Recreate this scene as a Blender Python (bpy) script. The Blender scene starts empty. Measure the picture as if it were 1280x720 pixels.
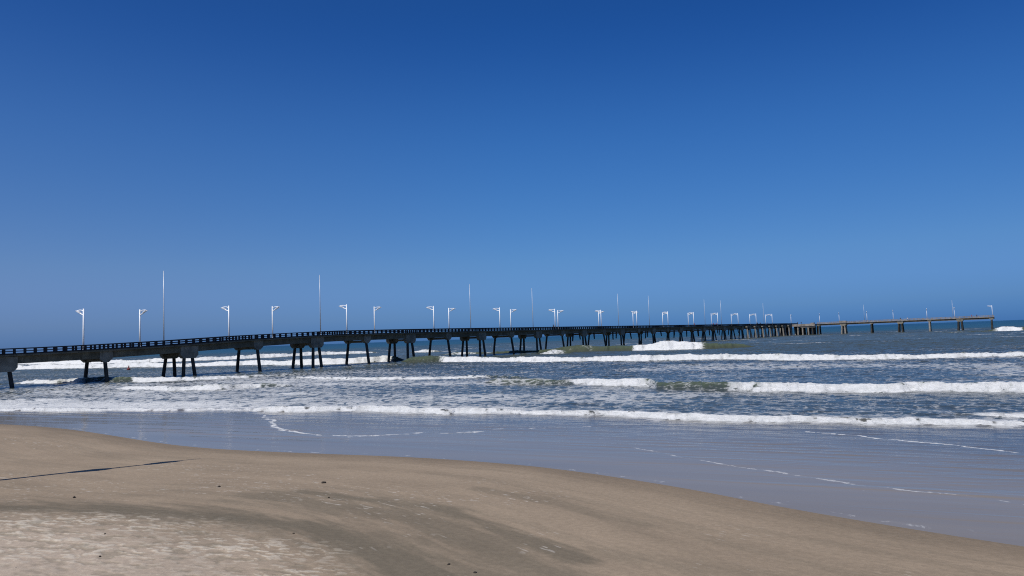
import bpy, bmesh, math, random
import numpy as np
from mathutils import Vector, Matrix

random.seed(7)
S = bpy.context.scene
COL = S.collection
R = math.radians

# ------------------------------------------------------------------ helpers
def link(o, parent=None):
    COL.objects.link(o)
    if parent is not None:
        o.parent = parent
    return o

def tag(o, label=None, cat=None, group=None, kind=None):
    if label: o['label'] = label
    if cat: o['category'] = cat
    if group: o['group'] = group
    if kind: o['kind'] = kind
    return o

def empty(name, loc=(0, 0, 0), rz=0.0):
    o = bpy.data.objects.new(name, None)
    o.location = loc
    o.rotation_euler = (0, 0, rz)
    o.empty_display_size = 0.3
    return link(o)

class MB:
    """collects boxes, prisms and tubes into ONE mesh"""
    def __init__(s):
        s.v, s.f = [], []
    def add(s, vs, fs):
        b = len(s.v)
        s.v += [tuple(p) for p in vs]
        s.f += [tuple(b + i for i in f) for f in fs]
    def hexa(s, a, b):
        """a: four lower corners, b: four upper corners, same order"""
        s.add(list(a) + list(b), [(3, 2, 1, 0), (4, 5, 6, 7), (0, 1, 5, 4), (1, 2, 6, 5), (2, 3, 7, 6), (3, 0, 4, 7)])
    def box(s, x0, x1, y0, y1, z0, z1):
        s.hexa([(x0, y0, z0), (x1, y0, z0), (x1, y1, z0), (x0, y1, z0)],
               [(x0, y0, z1), (x1, y0, z1), (x1, y1, z1), (x0, y1, z1)])
    def prism_xz(s, pts, y0, y1):
        """outline in x-z, thickness in y"""
        n = len(pts)
        vs = [(x, y0, z) for x, z in pts] + [(x, y1, z) for x, z in pts]
        fs = [tuple(range(n)), tuple(range(2 * n - 1, n - 1, -1))]
        for i in range(n):
            j = (i + 1) % n
            fs.append((i, i + n, j + n, j))
        s.add(vs, fs)
    def tube(s, pts, rad, n=8):
        pts = [Vector(p) for p in pts]
        rings = []
        for i, p in enumerate(pts):
            t = (pts[min(i + 1, len(pts) - 1)] - pts[max(i - 1, 0)]).normalized()
            u = t.cross(Vector((0, 1, 0)) if abs(t.y) < .9 else Vector((1, 0, 0))).normalized()
            w = t.cross(u)
            r = rad[i] if isinstance(rad, (list, tuple)) else rad
            rings.append([p + (u * math.cos(2 * math.pi * k / n) + w * math.sin(2 * math.pi * k / n)) * r for k in range(n)])
        vs = [q for rg in rings for q in rg]
        fs = []
        for i in range(len(rings) - 1):
            for k in range(n):
                a, b = i * n + k, i * n + (k + 1) % n
                fs.append((a, b, b + n, a + n))
        fs.append(tuple(range(n - 1, -1, -1)))
        fs.append(tuple((len(rings) - 1) * n + k for k in range(n)))
        s.add(vs, fs)
    def sweep(s, st, y0, y1, z0, z1):
        """a bar following stations (x, z): box section y0..y1, z0..z1 relative to z"""
        vs, fs = [], []
        for x, z in st:
            vs += [(x, y0, z + z0), (x, y1, z + z0), (x, y1, z + z1), (x, y0, z + z1)]
        for i in range(len(st) - 1):
            a = 4 * i
            for k in range(4):
                fs.append((a + k, a + 4 + k, a + 4 + (k + 1) % 4, a + (k + 1) % 4))
        fs.append((0, 1, 2, 3))
        e = 4 * (len(st) - 1)
        fs.append((e + 3, e + 2, e + 1, e))
        s.add(vs, fs)
    def build(s, name, mat, parent=None, smooth=False):
        me = bpy.data.meshes.new(name)
        me.from_pydata(s.v, [], s.f)
        bm = bmesh.new(); bm.from_mesh(me)
        bmesh.ops.recalc_face_normals(bm, faces=bm.faces)
        bm.to_mesh(me); bm.free()
        me.materials.append(mat)
        if smooth:
            me.polygons.foreach_set('use_smooth', [True] * len(me.polygons))
        return link(bpy.data.objects.new(name, me), parent)

# numpy noise -----------------------------------------------------------------
def _h(ix, iy, seed):
    n = (ix.astype(np.int64) * 374761393 + iy.astype(np.int64) * 668265263 + seed * 974634777) & 0xffffffff
    n = ((n ^ (n >> 13)) * 1274126177) & 0xffffffff
    n = n ^ (n >> 16)
    return (n & 0xffff).astype(np.float32) / 65535.0

def vn(x, y, seed=0):
    x0 = np.floor(x); y0 = np.floor(y)
    fx = (x - x0).astype(np.float32); fy = (y - y0).astype(np.float32)
    fx = fx * fx * fx * (fx * (fx * 6 - 15) + 10); fy = fy * fy * fy * (fy * (fy * 6 - 15) + 10)
    a = _h(x0, y0, seed); b = _h(x0 + 1, y0, seed); c = _h(x0, y0 + 1, seed); d = _h(x0 + 1, y0 + 1, seed)
    return (a + (b - a) * fx) * (1 - fy) + (c + (d - c) * fx) * fy

def fbm(x, y, seed=0, o=4):
    t = 0; a = .5; s = 0
    for i in range(o):
        t = t + a * vn(x * 2 ** i + 17.3 * i, y * 2 ** i - 9.1 * i, seed + i); s += a; a *= .5
    return t / s

def ss(a, b, x):
    t = np.clip((x - a) / (b - a), 0, 1)
    return t * t * (3 - 2 * t)

def polydist(px, py, pts):
    """distance to a polyline, signed positive on its left side"""
    best = np.full(px.shape, 1e9); sgn = np.ones(px.shape)
    for (ax, ay), (bx, by) in zip(pts[:-1], pts[1:]):
        dx, dy = bx - ax, by - ay; L = dx * dx + dy * dy
        t = np.clip(((px - ax) * dx + (py - ay) * dy) / L, 0, 1)
        ex = px - ax - t * dx; ey = py - ay - t * dy
        d = np.sqrt(ex * ex + ey * ey)
        m = d < best - 1e-9
        best = np.where(m, d, best)
        sgn = np.where(m, np.where(dx * (py - ay) - dy * (px - ax) > 0, 1, -1), sgn)
    return best * sgn

# ------------------------------------------------------------------ node helpers
def new_mat(name):
    m = bpy.data.materials.new(name); m.use_nodes = True
    nt = m.node_tree
    for n in list(nt.nodes): nt.nodes.remove(n)
    out = nt.nodes.new('ShaderNodeOutputMaterial')
    return m, nt, out

def node(nt, t, **kw):
    n = nt.nodes.new(t)
    for k, v in kw.items():
        if k == 'ins':
            for a, b in v.items():
                if hasattr(b, 'is_output'): nt.links.new(b, n.inputs[a])
                else: n.inputs[a].default_value = b
        else: setattr(n, k, v)
    return n

def mth(nt, op, a, b=None, c=None, clamp=False):
    n = nt.nodes.new('ShaderNodeMath'); n.operation = op; n.use_clamp = clamp
    for i, x in enumerate((a, b, c)):
        if x is None: continue
        if hasattr(x, 'is_output'): nt.links.new(x, n.inputs[i])
        else: n.inputs[i].default_value = x
    return n.outputs[0]

def mapr(nt, x, a, b, c=0.0, d=1.0):
    n = node(nt, 'ShaderNodeMapRange', interpolation_type='SMOOTHSTEP',
             ins={0: x, 1: a, 2: b, 3: c, 4: d})
    return n.outputs[0]

def mixc(nt, f, a, b):
    n = nt.nodes.new('ShaderNodeMix'); n.data_type = 'RGBA'
    for i, x in ((0, f), (6, a), (7, b)):
        if hasattr(x, 'is_output'): nt.links.new(x, n.inputs[i])
        else: n.inputs[i].default_value = x if i == 0 else (*x, 1)
    return n.outputs[2]

def scaled(nt, sc, rot=0.0, rotate_first=False):
    tc = node(nt, 'ShaderNodeTexCoord')
    if rot:
        r = node(nt, 'ShaderNodeMapping', ins={0: tc.outputs['Object'], 2: (0, 0, rot)})
        m = node(nt, 'ShaderNodeMapping', ins={0: r.outputs[0], 3: sc})
    else:
        m = node(nt, 'ShaderNodeMapping', ins={0: tc.outputs['Object'], 3: sc})
    return m.outputs[0]

def noise(nt, vec, scale, detail=4, rough=.55):
    return node(nt, 'ShaderNodeTexNoise', ins={'Vector': vec, 'Scale': scale, 'Detail': detail, 'Roughness': rough}).outputs[0]

def simple(name, col, rough=.7, var=.25, scale=1.5, spec=.3, metallic=0.0):
    m, nt, out = new_mat(name)
    v = scaled(nt, (1, 1, 1))
    n1 = noise(nt, v, scale, 5, .65)
    dark = tuple(c * (1 - var) for c in col); lite = tuple(min(1, c * (1 + var)) for c in col)
    c = mixc(nt, mapr(nt, n1, .3, .7), dark, lite)
    bs = node(nt, 'ShaderNodeBsdfPrincipled', ins={'Base Color': c, 'Roughness': rough, 'Specular IOR Level': spec, 'Metallic': metallic})
    nt.links.new(bs.outputs[0], out.inputs[0])
    return m

def concrete(name, col, tide=True):
    m, nt, out = new_mat(name)
    v = scaled(nt, (1, 1, 1))
    n1 = noise(nt, v, .55, 6, .65)
    n2 = noise(nt, scaled(nt, (2.2, 2.2, .25)), 1.2, 5, .7)      # runs of rust and algae down the faces
    n3 = noise(nt, v, 9, 3, .6)
    c = mixc(nt, mapr(nt, n1, .3, .7), tuple(x * .62 for x in col), tuple(x * 1.25 for x in col))
    c = mixc(nt, mapr(nt, n2, .52, .72, 0, .75), c, (col[0] * .42, col[1] * .38, col[2] * .28))
    c = mixc(nt, mapr(nt, n3, .55, .8, 0, .35), c, tuple(x * 1.5 for x in col))
    bmp = node(nt, 'ShaderNodeBump', ins={'Strength': .5, 'Distance': .03, 'Height': n3})
    bs = node(nt, 'ShaderNodeBsdfPrincipled', ins={'Base Color': c, 'Roughness': .9, 'Specular IOR Level': .2, 'Normal': bmp.outputs[0]})
    nt.links.new(bs.outputs[0], out.inputs[0])
    return m

M_CONC = concrete('weathered_concrete', (.135, .122, .088))
M_CAP = concrete('cap_concrete', (.21, .197, .162))
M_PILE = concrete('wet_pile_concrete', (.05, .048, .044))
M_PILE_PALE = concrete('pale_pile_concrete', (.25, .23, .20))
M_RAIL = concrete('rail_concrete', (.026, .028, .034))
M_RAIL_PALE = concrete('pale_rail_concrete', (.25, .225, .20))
M_WHITE = simple('white_paint', (.82, .83, .84), .4, .04, 3, .5)
M_STEEL = simple('galvanised_steel', (.55, .57, .60), .45, .1, 2, .5, .3)
M_GLASS = simple('lamp_lens', (.6, .62, .65), .15, .05, 3, .6)
M_STONE = simple('dark_stone', (.035, .028, .022), .8, .5, 30)
M_RED = simple('faded_red_paint', (.16, .03, .03), .5, .3, 3)
M_SKIN = simple('skin', (.22, .12, .075), .6, .1, 5)
M_HAIR = simple('dark_hair', (.012, .010, .009), .6, .2, 20)
CLOTH = {'dark': simple('dark_cloth', (.02, .022, .03), .9, .3, 6), 'red': simple('red_cloth', (.30, .03, .035), .9, .2, 6),
         'blue': simple('blue_cloth', (.03, .07, .22), .9, .2, 6), 'white': simple('white_cloth', (.7, .7, .72), .9, .08, 6),
         'denim': simple('denim_cloth', (.04, .055, .10), .9, .25, 6), 'khaki': simple('khaki_cloth', (.22, .17, .11), .9, .2, 6)}

# ------------------------------------------------------------------ camera
H = 5.0
cam = bpy.data.cameras.new('camera')
cam.sensor_width = 36; cam.lens = 924 / 1280 * 36
cam.clip_start = .1; cam.clip_end = 200000
co = bpy.data.objects.new('camera', cam)
co.matrix_world = Matrix.Translation((0, 0, H)) @ Matrix.Rotation(R(90 + 3.836), 4, 'X') @ Matrix.Rotation(R(-2.0), 4, 'Z')
link(co); S.camera = co

# ------------------------------------------------------------------ light
SUN_AZ = Vector((-.605, -.796)).normalized()
SUN_EL = R(54)
sun = bpy.data.lights.new('sun', 'SUN'); sun.energy = 4.2; sun.angle = R(.53); sun.color = (1, .955, .89)
so = bpy.data.objects.new('sun', sun); link(so)
to_sun = Vector((SUN_AZ.x * math.cos(SUN_EL), SUN_AZ.y * math.cos(SUN_EL), math.sin(SUN_EL)))
so.rotation_euler = (-to_sun).to_track_quat('-Z', 'Y').to_euler()
so.location = (-60, -40, 90)

W = bpy.data.worlds.new('World'); S.world = W; W.use_nodes = True
nt = W.node_tree
for n in list(nt.nodes): nt.nodes.remove(n)
sky = nt.nodes.new('ShaderNodeTexSky'); sky.sky_type = 'NISHITA'; sky.sun_disc = False
sky.sun_elevation = SUN_EL
sky.sun_rotation = math.atan2(to_sun.x, to_sun.y)
sky.altitude = 0; sky.air_density = 1.0; sky.dust_density = .6; sky.ozone_density = 2.5
hs = node(nt, 'ShaderNodeHueSaturation', ins={'Saturation': 1.25, 'Value': 1.0, 'Color': sky.outputs[0]})
# clearer, deeper blue air than the model's: less red and green low down, least of all overhead
tcw = node(nt, 'ShaderNodeTexCoord')
sx = node(nt, 'ShaderNodeSeparateXYZ', ins={0: tcw.outputs['Generated']})
rp = nt.nodes.new('ShaderNodeValToRGB'); rp.color_ramp.interpolation = 'B_SPLINE'
STOPS = [(0, (.175, .515, 1.60)), (.03, (.225, .495, 1.26)), (.10, (.45, .68, 1.04)), (.235, (.43, .78, 1.19)), (.32, (.37, .72, 1.16)), (.41, (.21, .58, 1.08)), (.62, (.35, .66, 1.0)), (1, (.6, .8, 1.0))]
while len(rp.color_ramp.elements) < len(STOPS): rp.color_ramp.elements.new(.5)
for el_, (ps, cl) in zip(rp.color_ramp.elements, STOPS):
    el_.position = ps; el_.color = (cl[0] / 2, cl[1] / 2, cl[2] / 2, 1)
nt.links.new(sx.outputs[2], rp.inputs[0])
tint = node(nt, 'ShaderNodeVectorMath', operation='MULTIPLY', ins={0: hs.outputs[0], 1: rp.outputs[0]})
rp2 = nt.nodes.new('ShaderNodeValToRGB')
rp2.color_ramp.elements.new(.5)
for el_, (ps, cl) in zip(rp2.color_ramp.elements, [(.22, (1.30, 1.0, .97)), (.5, (1, .98, .99)), (.78, (.86, .87, .91))]):
    el_.position = ps; el_.color = (cl[0] / 1.35, cl[1] / 1.35, cl[2] / 1.35, 1)
nt.links.new(mth(nt, 'MULTIPLY_ADD', sx.outputs[0], .5, .5), rp2.inputs[0])
tint = node(nt, 'ShaderNodeVectorMath', operation='MULTIPLY', ins={0: tint.outputs[0], 1: rp2.outputs[0]})
bg = node(nt, 'ShaderNodeBackground', ins={'Color': tint.outputs[0], 'Strength': .16 * 1.35})
wo = nt.nodes.new('ShaderNodeOutputWorld'); nt.links.new(bg.outputs[0], wo.inputs[0])

S.view_settings.view_transform = 'Standard'; S.view_settings.look = 'None'
S.view_settings.exposure = 0; S.view_settings.gamma = 1
S.cycles.use_denoising = False
S.cycles.filter_width = 1.1
S.cycles.max_bounces = 6

# ------------------------------------------------------------------ shoreline
WATERLINE = [(-900, 470), (-300, 185), (-110, 92), (-58.3, 64.2), (-45.5, 58.5), (-37.8, 54.5), (-33.0, 51.7), (-28.2, 48.1), (-23.3, 43.8),
             (-19.2, 40.1), (-16.1, 37.8), (-13.5, 36.3), (-9.1, 34.3), (-4.4, 32.3), (-0.2, 29.7), (2.1, 27.7), (4.1, 25.5),
             (5.8, 23.4), (7.1, 21.4), (9.0, 19.0), (11.1, 16.7), (14.0, 13.8), (19, 9.5), (30, 3), (70, -16), (900, -410)]
def chaikin(p, n=2):
    for _ in range(n):
        q = [p[0]]
        for a, b in zip(p[:-1], p[1:]):
            q += [(a[0] * .75 + b[0] * .25, a[1] * .75 + b[1] * .25), (a[0] * .25 + b[0] * .75, a[1] * .25 + b[1] * .75)]
        p = q + [p[-1]]
    return p
WL = chaikin(WATERLINE, 2)
E_ = np.array([.905, -.425]); G_ = np.array([.425, .905])     # along the shore, out to sea

def polar(r_list, fine_half, step, coarse_to=180, coarse=3.0, az0=0.0):
    a = np.concatenate([np.arange(-coarse_to, -fine_half, coarse), np.arange(-fine_half, fine_half, step),
                        np.arange(fine_half, coarse_to + coarse * .5, coarse)])
    a = np.radians(a + az0)
    A, RR = np.meshgrid(a, np.array(r_list))
    return A, RR, RR * np.sin(A), RR * np.cos(A)

def grid_mesh(name, X, Y, Z, mat, attrs):
    nr, nc = X.shape
    me = bpy.data.meshes.new(name)
    co = np.stack([X, Y, Z], -1).reshape(-1, 3).astype(np.float32)
    idx = np.arange(nr * nc).reshape(nr, nc)
    q = np.stack([idx[:-1, :-1], idx[:-1, 1:], idx[1:, 1:], idx[1:, :-1]], -1).reshape(-1, 4)[:, ::-1].astype(np.int32)
    me.vertices.add(len(co)); me.vertices.foreach_set('co', co.ravel())
    me.loops.add(q.size); me.loops.foreach_set('vertex_index', np.ascontiguousarray(q).ravel())
    me.polygons.add(len(q)); me.polygons.foreach_set('loop_start', np.arange(0, q.size, 4, dtype=np.int32))
    me.polygons.foreach_set('loop_total', np.full(len(q), 4, np.int32))
    me.polygons.foreach_set('use_smooth', np.ones(len(q), bool))
    me.update(calc_edges=True)
    for k, v in attrs.items():
        if v.ndim == 3:
            at = me.attributes.new(k, 'FLOAT_COLOR', 'POINT')
            c = np.ones((v.shape[0] * v.shape[1], 4), np.float32); c[:, :3] = v.reshape(-1, 3)
            at.data.foreach_set('color', c.ravel())
        else:
            at = me.attributes.new(k, 'FLOAT', 'POINT')
            at.data.foreach_set('value', v.astype(np.float32).ravel())
    me.materials.append(mat)
    return link(bpy.data.objects.new(name, me))

def attr(nt, name):
    return node(nt, 'ShaderNodeAttribute', attribute_name=name)

def beach_z(s):
    """height of the sand, s metres inland of the waterline"""
    up = np.where(s > 0, .052 * np.minimum(s, 16) + .03 * np.clip(s - 16, 0, 25), 0)
    dn = np.where(s < 0, .03 * np.maximum(s, -60), 0)
    return up + dn

# ------------------------------------------------------------------ beach
def build_beach():
    rs = [5.0]
    while rs[-1] < 95:
        r = rs[-1]; rs.append(r + min(max(.36 * r * r / 3000, .02), .5))
    rs = [1.0, 3.0] + rs + [100, 115, 140, 180, 260, 400, 700, 1200]
    A, RR, X, Y = polar(rs, 43, .085)
    s = -polydist(X, Y, WL)
    Z = beach_z(s)
    al = X * E_[0] + Y * E_[1]
    edge = ss(.2, 2.5, s)
    wob = fbm(al * .25, s * .6, 3, 4) - .5
    Z = Z + edge * (.05 * (fbm(X * .22, Y * .22, 5, 3) - .5))
    # --- tone of the sand
    def stroke(pts, w, soft, seed, stretch=1.0):
        d = np.abs(polydist(X, Y, pts))
        d = d + 1.1 * w * ((fbm(al * .35 * stretch, s * 1.9, seed, 5) - .5) * 1.6 + (fbm(al * 1.1 + s * .6, s * 5.5, seed + 9, 4) - .5) * 1.1)
        return 1 - ss(w * (1 - soft), w * (1 + soft), d)
    dark = np.zeros_like(X)
    for pts, w, soft, k in (
            ([(-7.7, 22.5), (-4.8, 20.6), (-2.6, 19.1), (-1.1, 17.1), (-.3, 15.6), (.4, 13.2)], .85, .8, .62),
            ([(-6.7, 23.2), (-4.1, 21.7), (-1.9, 20.1), (-.2, 17.6), (1.2, 15.6)], .42, .7, .75),
            ([(-14.6, 21.2), (-12.2, 20.9), (-9.6, 20.1), (-7.1, 19.2), (-4.8, 18.0), (-2.9, 15.7), (-1.0, 13.2)], .75, .8, .85),
            ([(-3.4, 17.0), (-2.2, 15.4), (-1.0, 14.2), (.6, 13.0)], .85, .8, .6),
            ([(-1.2, 23.7), (1.2, 21.2), (3.0, 18.6)], .3, .9, .4),
            ([(1.5, 16.0), (3.4, 14.8), (5.2, 13.0)], .5, .9, .35),
            ([(4.5, 17.2), (6.0, 15.0), (7.5, 12.9)], .35, .9, .25)):
        dark = np.maximum(dark, k * stroke(pts, w, soft, int(w * 1000) % 97))
    # thin parallel backwash streaks
    st = fbm(al * .16, s * 2.3 + 1.2 * wob, 21, 5)
    st2 = fbm(al * .3, s * 6.0 + 2 * wob, 25, 4)
    st3 = fbm(al * .8, s * 14.0 + 3 * wob, 27, 4)
    streak = ss(.52, .70, st) * .42 + ss(.54, .74, st2) * .25 + ss(.5, .7, st3) * .35 * ss(.45, .62, fbm(X * .2, Y * .3, 29, 3))
    dry_d = polydist(X, Y, [(-60, 22), (-19.5, 21.3), (-14.0, 20.0), (-11.0, 19.5), (-8.9, 19.2), (-6.1, 17.4), (-4.3, 15.2), (-3.1, 13.2), (-1.5, 8), (0, -20)])
    dry = ss(-.8, 3.6, -dry_d + 1.6 * (fbm(X * .5, Y * .5, 31, 4) - .5))
    damp = (1 - ss(.0, 2.6, s + .6 * wob))
    base = np.array([.283, .221, .156]); darkc = np.array([.150, .128, .092]); dryc = np.array([.405, .332, .258]); dampc = np.array([.175, .134, .090])
    c = np.broadcast_to(base, X.shape + (3,)).copy()
    big = fbm(X * .12, Y * .2, 41, 3)[..., None]
    c = c * (.9 + .2 * big)
    def mix(c, k, f): return c + (k - c) * f[..., None]
    c = mix(c, dampc, damp * .75)
    c = mix(c, darkc, np.clip(streak * .42 * (1 - dry), 0, 1))
    c = mix(c, darkc * .88, np.clip(dark, 0, 1) * (1 - .75 * dry))
    c = mix(c, dryc, dry * .9)
    # crusts of dry sand lying in scales on the damp sand
    al2 = X * .94 - Y * .34; cr2 = X * .34 + Y * .94
    scl = fbm(al2 * 4.6, cr2 * 10.5, 51, 4)
    fld = ss(.35, .62, fbm(X * .3, Y * .5, 57, 3))
    zone = ss(-1.2, .5, -dry_d + 1.2 * (fbm(X * .8, Y * .8, 33, 3) - .5)) * (1 - .5 * ss(2.5, 5.0, -dry_d))
    crust = ss(.55, .61, scl + .10 * (fbm(al2 * .9, cr2 * 1.6, 53, 3) - .5)) * zone * (.35 + .65 * fld)
    c = mix(c, np.array([.50, .445, .36]), crust * .8)
    holl = ss(.55, .68, fbm(al2 * 2.2 + 40, cr2 * 4.6, 61, 4)) * zone
    c = mix(c, darkc * 1.25, holl * .5)
    mott = fbm(al * .35, s * 1.1 + wob, 77, 5)[..., None]
    c = c * (.86 + .28 * mott)
    spk = ss(.86, .92, vn(al * 4.0, s * 15.0, 71)) * ss(.52, .66, fbm(X * .35, Y * .5, 73, 3)) * ss(2, 5, s)
    c = mix(c, np.array([.5, .46, .40]), spk * .5)
    # relief
    rough = dry * .022 * (fbm(al2 * 3.2, cr2 * 4.6, 81, 4) - .5) + crust * .014 - holl * .012
    rough += .010 * edge * ((st - .5) + .5 * (st2 - .5)) + .010 * ss(1.5, 5, s) * (fbm(X * 2.2, Y * 2.2, 85, 3) - .5)
    Z = Z + rough * (s > .3)
    Z = np.where(RR > 300, np.where(s > 0, np.maximum(Z, 1.2), -3), Z)
    m, nt, out = new_mat('beach_sand')
    v = scaled(nt, (1, 1, 1))
    g1 = noise(nt, v, 7, 6, .7); g2 = noise(nt, v, 60, 3, .7)
    a = attr(nt, 'tone')
    k = mth(nt, 'ADD', mapr(nt, g1, .25, .75, .86, 1.1), mapr(nt, g2, .2, .8, -.17, .17))
    vm = node(nt, 'ShaderNodeVectorMath', operation='SCALE', ins={0: a.outputs['Color'], 'Scale': k})
    h = mth(nt, 'ADD', mth(nt, 'MULTIPLY', g1, 1.0), mth(nt, 'MULTIPLY', g2, .35))
    bmp = node(nt, 'ShaderNodeBump', ins={'Strength': .55, 'Distance': .02, 'Height': h})
    wet = attr(nt, 'damp').outputs['Fac']
    rg = mth(nt, 'MULTIPLY_ADD', wet, -.2, .95)
    bs = node(nt, 'ShaderNodeBsdfPrincipled', ins={'Base Color': vm.outputs[0], 'Roughness': rg, 'Specular IOR Level': .15, 'Normal': bmp.outputs[0]})
    nt.links.new(bs.outputs[0], out.inputs[0])
    o = grid_mesh('beach', X, Y, Z, m, {'tone': c, 'damp': damp})
    tag(o, 'brown sandy beach with darker streaks and pale dry crusts', 'beach', kind='structure')

# ------------------------------------------------------------------ sea
# each breaker: (x, y, height, how much of it is broken) along its toe, from left to right
WAVES = {
    'W1': [(-52.3, 69.1, 0.20, 1.00), (-46.4, 67.0, 0.20, 1.00), (-37.4, 63.8, 0.20, 1.00), (-28.9, 60.5, 0.19, 0.90), (-21.6, 58.3, 0.15, 0.90), (-17.2, 56.1, 0.49, 1.00), (-12.7, 55.2, 0.36, 1.00), (-9.4, 52.9, 0.46, 1.00), (-4.6, 50.7, 0.55, 1.00), (-2.4, 49.9, 0.59, 1.00), (-0.3, 49.2, 0.37, 1.00), (3.7, 46.9, 0.41, 1.00), (7.3, 43.9, 0.48, 1.00), (9.6, 41.9, 0.54, 1.00), (13.4, 40.0, 0.52, 1.00), (17.1, 38.5, 0.50, 1.00), (19.9, 37.0, 0.44, 1.00), (21.9, 35.7, 0.39, 1.00), (23.8, 35.2, 0.30, 0.90), (25.3, 34.1, 0.30, 1.00)],
    'W1b': [(20.5, 40.4, 0.10, 0.0), (21.5, 39.7, 0.17, 0.10), (23.4, 39.5, 0.26, 0.50), (24.8, 38.3, 0.33, 0.90), (25.9, 37.6, 0.33, 1.00), (27.6, 36.7, 0.32, 1.00)],
    'W2': [(-3.9, 82.4, 0.62, 0.00), (1.3, 78.1, 0.68, 0.00), (4.5, 75.1, 0.65, 0.10), (6.1, 75.5, 0.74, 1.00), (8.9, 71.6, 0.77, 1.00), (11.9, 71.1, 0.77, 1.00), (13.0, 66.2, 0.85, 0.15), (14.7, 64.0, 0.96, 0.06), (16.8, 61.8, 0.93, 0.08), (18.5, 60.5, 0.92, 0.90), (23.1, 57.5, 0.93, 1.00), (27.1, 55.6, 0.84, 1.00), (31.4, 52.8, 0.86, 1.00), (34.9, 51.2, 0.83, 1.00), (37.7, 49.8, 0.81, 1.00)],
    'W2b': [(-36.0, 113.9, 0.37, 0.00), (-30.0, 108.0, 0.35, 0.90), (-20.7, 99.4, 0.54, 1.00), (-12.7, 95.5, 0.41, 1.00), (-5.4, 93.7, 0.51, 1.00), (-2.3, 90.8, 0.49, 0.20), (3.1, 81.2, 0.44, 0.00)],
    'W2c': [(-53.5, 96.7, 0.21, 0.00), (-50.0, 95.0, 0.41, 1.00), (-40.6, 89.1, 0.58, 0.90), (-34.2, 87.2, 0.76, 1.00), (-31.9, 90.8, 0.60, 1.00), (-30.2, 90.8, 0.59, 0.00), (-25.0, 88.1, 0.19, 0.00)],
    'W3a': [(-85.9, 125.8, 0.41, 0.00), (-83.9, 126.8, 0.55, 1.00), (-74.5, 120.6, 1.04, 1.00), (-73.4, 123.3, 1.09, 1.00), (-69.5, 122.0, 1.19, 0.00), (-62.6, 120.2, 1.04, 0.00), (-60.0, 117.6, 0.76, 1.00), (-53.5, 113.8, 0.85, 1.00), (-48.9, 115.3, 0.75, 1.00), (-44.0, 118.0, 0.64, 1.00), (-39.5, 119.9, 0.39, 0.60), (-31.6, 120.6, 0.39, 0.30)],
    'W3': [(-27.4, 176, 1.19, 0.00), (-20.9, 169.3, 1.48, 0.00), (-17.2, 167.4, 1.63, 0.10), (-15.6, 165.7, 1.61, 1.00), (-7.3, 157.2, 1.36, 1.00), (2.6, 146.5, 1.09, 1.00), (11.6, 139.8, 1.36, 1.00), (22.1, 131.8, 1.42, 1.00), (34.7, 123.5, 1.36, 1.00), (43.0, 113.0, 1.33, 1.00), (51.9, 105.7, 1.14, 1.00), (61.3, 102.3, 1.11, 1.00), (68.9, 100.5, 0.98, 1.00), (75.7, 99.6, 0.97, 1.00)],
    'W4': [(-10.4, 228, 0.49, 0.00), (9.1, 227, 1.23, 0.00), (25.0, 222, 1.81, 0.00), (33.7, 215, 1.97, 0.00), (34.8, 213, 1.95, 1.00), (41.4, 209, 2.22, 1.00), (50.7, 206, 2.20, 1.00), (53.8, 205, 2.03, 0.00), (58.5, 204, 1.2, 0.00), (68.0, 205, 0.30, 0.00)],
    'A': [(-278, 400, 1.3, 1), (-252.8, 375, 1.3, 1), (-189.7, 322, 1.35, 1), (-160, 304, 1.3, 1), (-140, 300, 1.33, 1), (-126, 298, 1.25, 1), (-113.6, 306, 1.33, 1), (-97, 320, 1.6, 1), (-87, 334, 1.5, 1), (-68, 345, 1.28, 1), (-62, 348, 1.2, 0)],
    'B': [(-185, 255, 1.4, 1), (-170, 248, 1.37, 1), (-128.8, 223, 1.19, 1), (-119.9, 220, 1.2, 1), (-103, 214, 1.19, .9), (-75, 202, 1.0, .9), (-60, 191, 1.05, 1), (-47, 181, 1.32, 1), (-38.5, 180, 1.55, 1), (-31.5, 184, 1.84, 1), (-29.6, 185, 1.82, 0), (-26, 184, 1.19, 0)],
    'F': [(190, 345, .3, .0), (205, 345, .5, .4), (214, 345, .5, .2), (223, 345, .8, .3), (226, 345, 1.6, 1), (232, 345, 2.0, 1), (236, 345, 1.6, 1), (237.5, 345, 1.6, 0), (239, 345, 1.9, 1), (252, 345, 1.7, 1), (262, 345, .9, .4)],
    'C': [(-46.9, 325, .74, 0), (-42.7, 320, 1.35, .8), (-33.4, 317, 1.03, .6), (-28.9, 315, .67, 0)],
    'D': [(-26, 245, .4, 0), (-17, 243, .7, .7), (-11, 243, .6, .2), (-5, 243, .6, .9), (2, 243, .4, 0)],
    'G': [(6, 205, .6, 0), (8, 204, 1.4, .8), (12, 204, 1.5, .7), (15, 204, .6, .1), (18, 204, .2, 0)],
}

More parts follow.
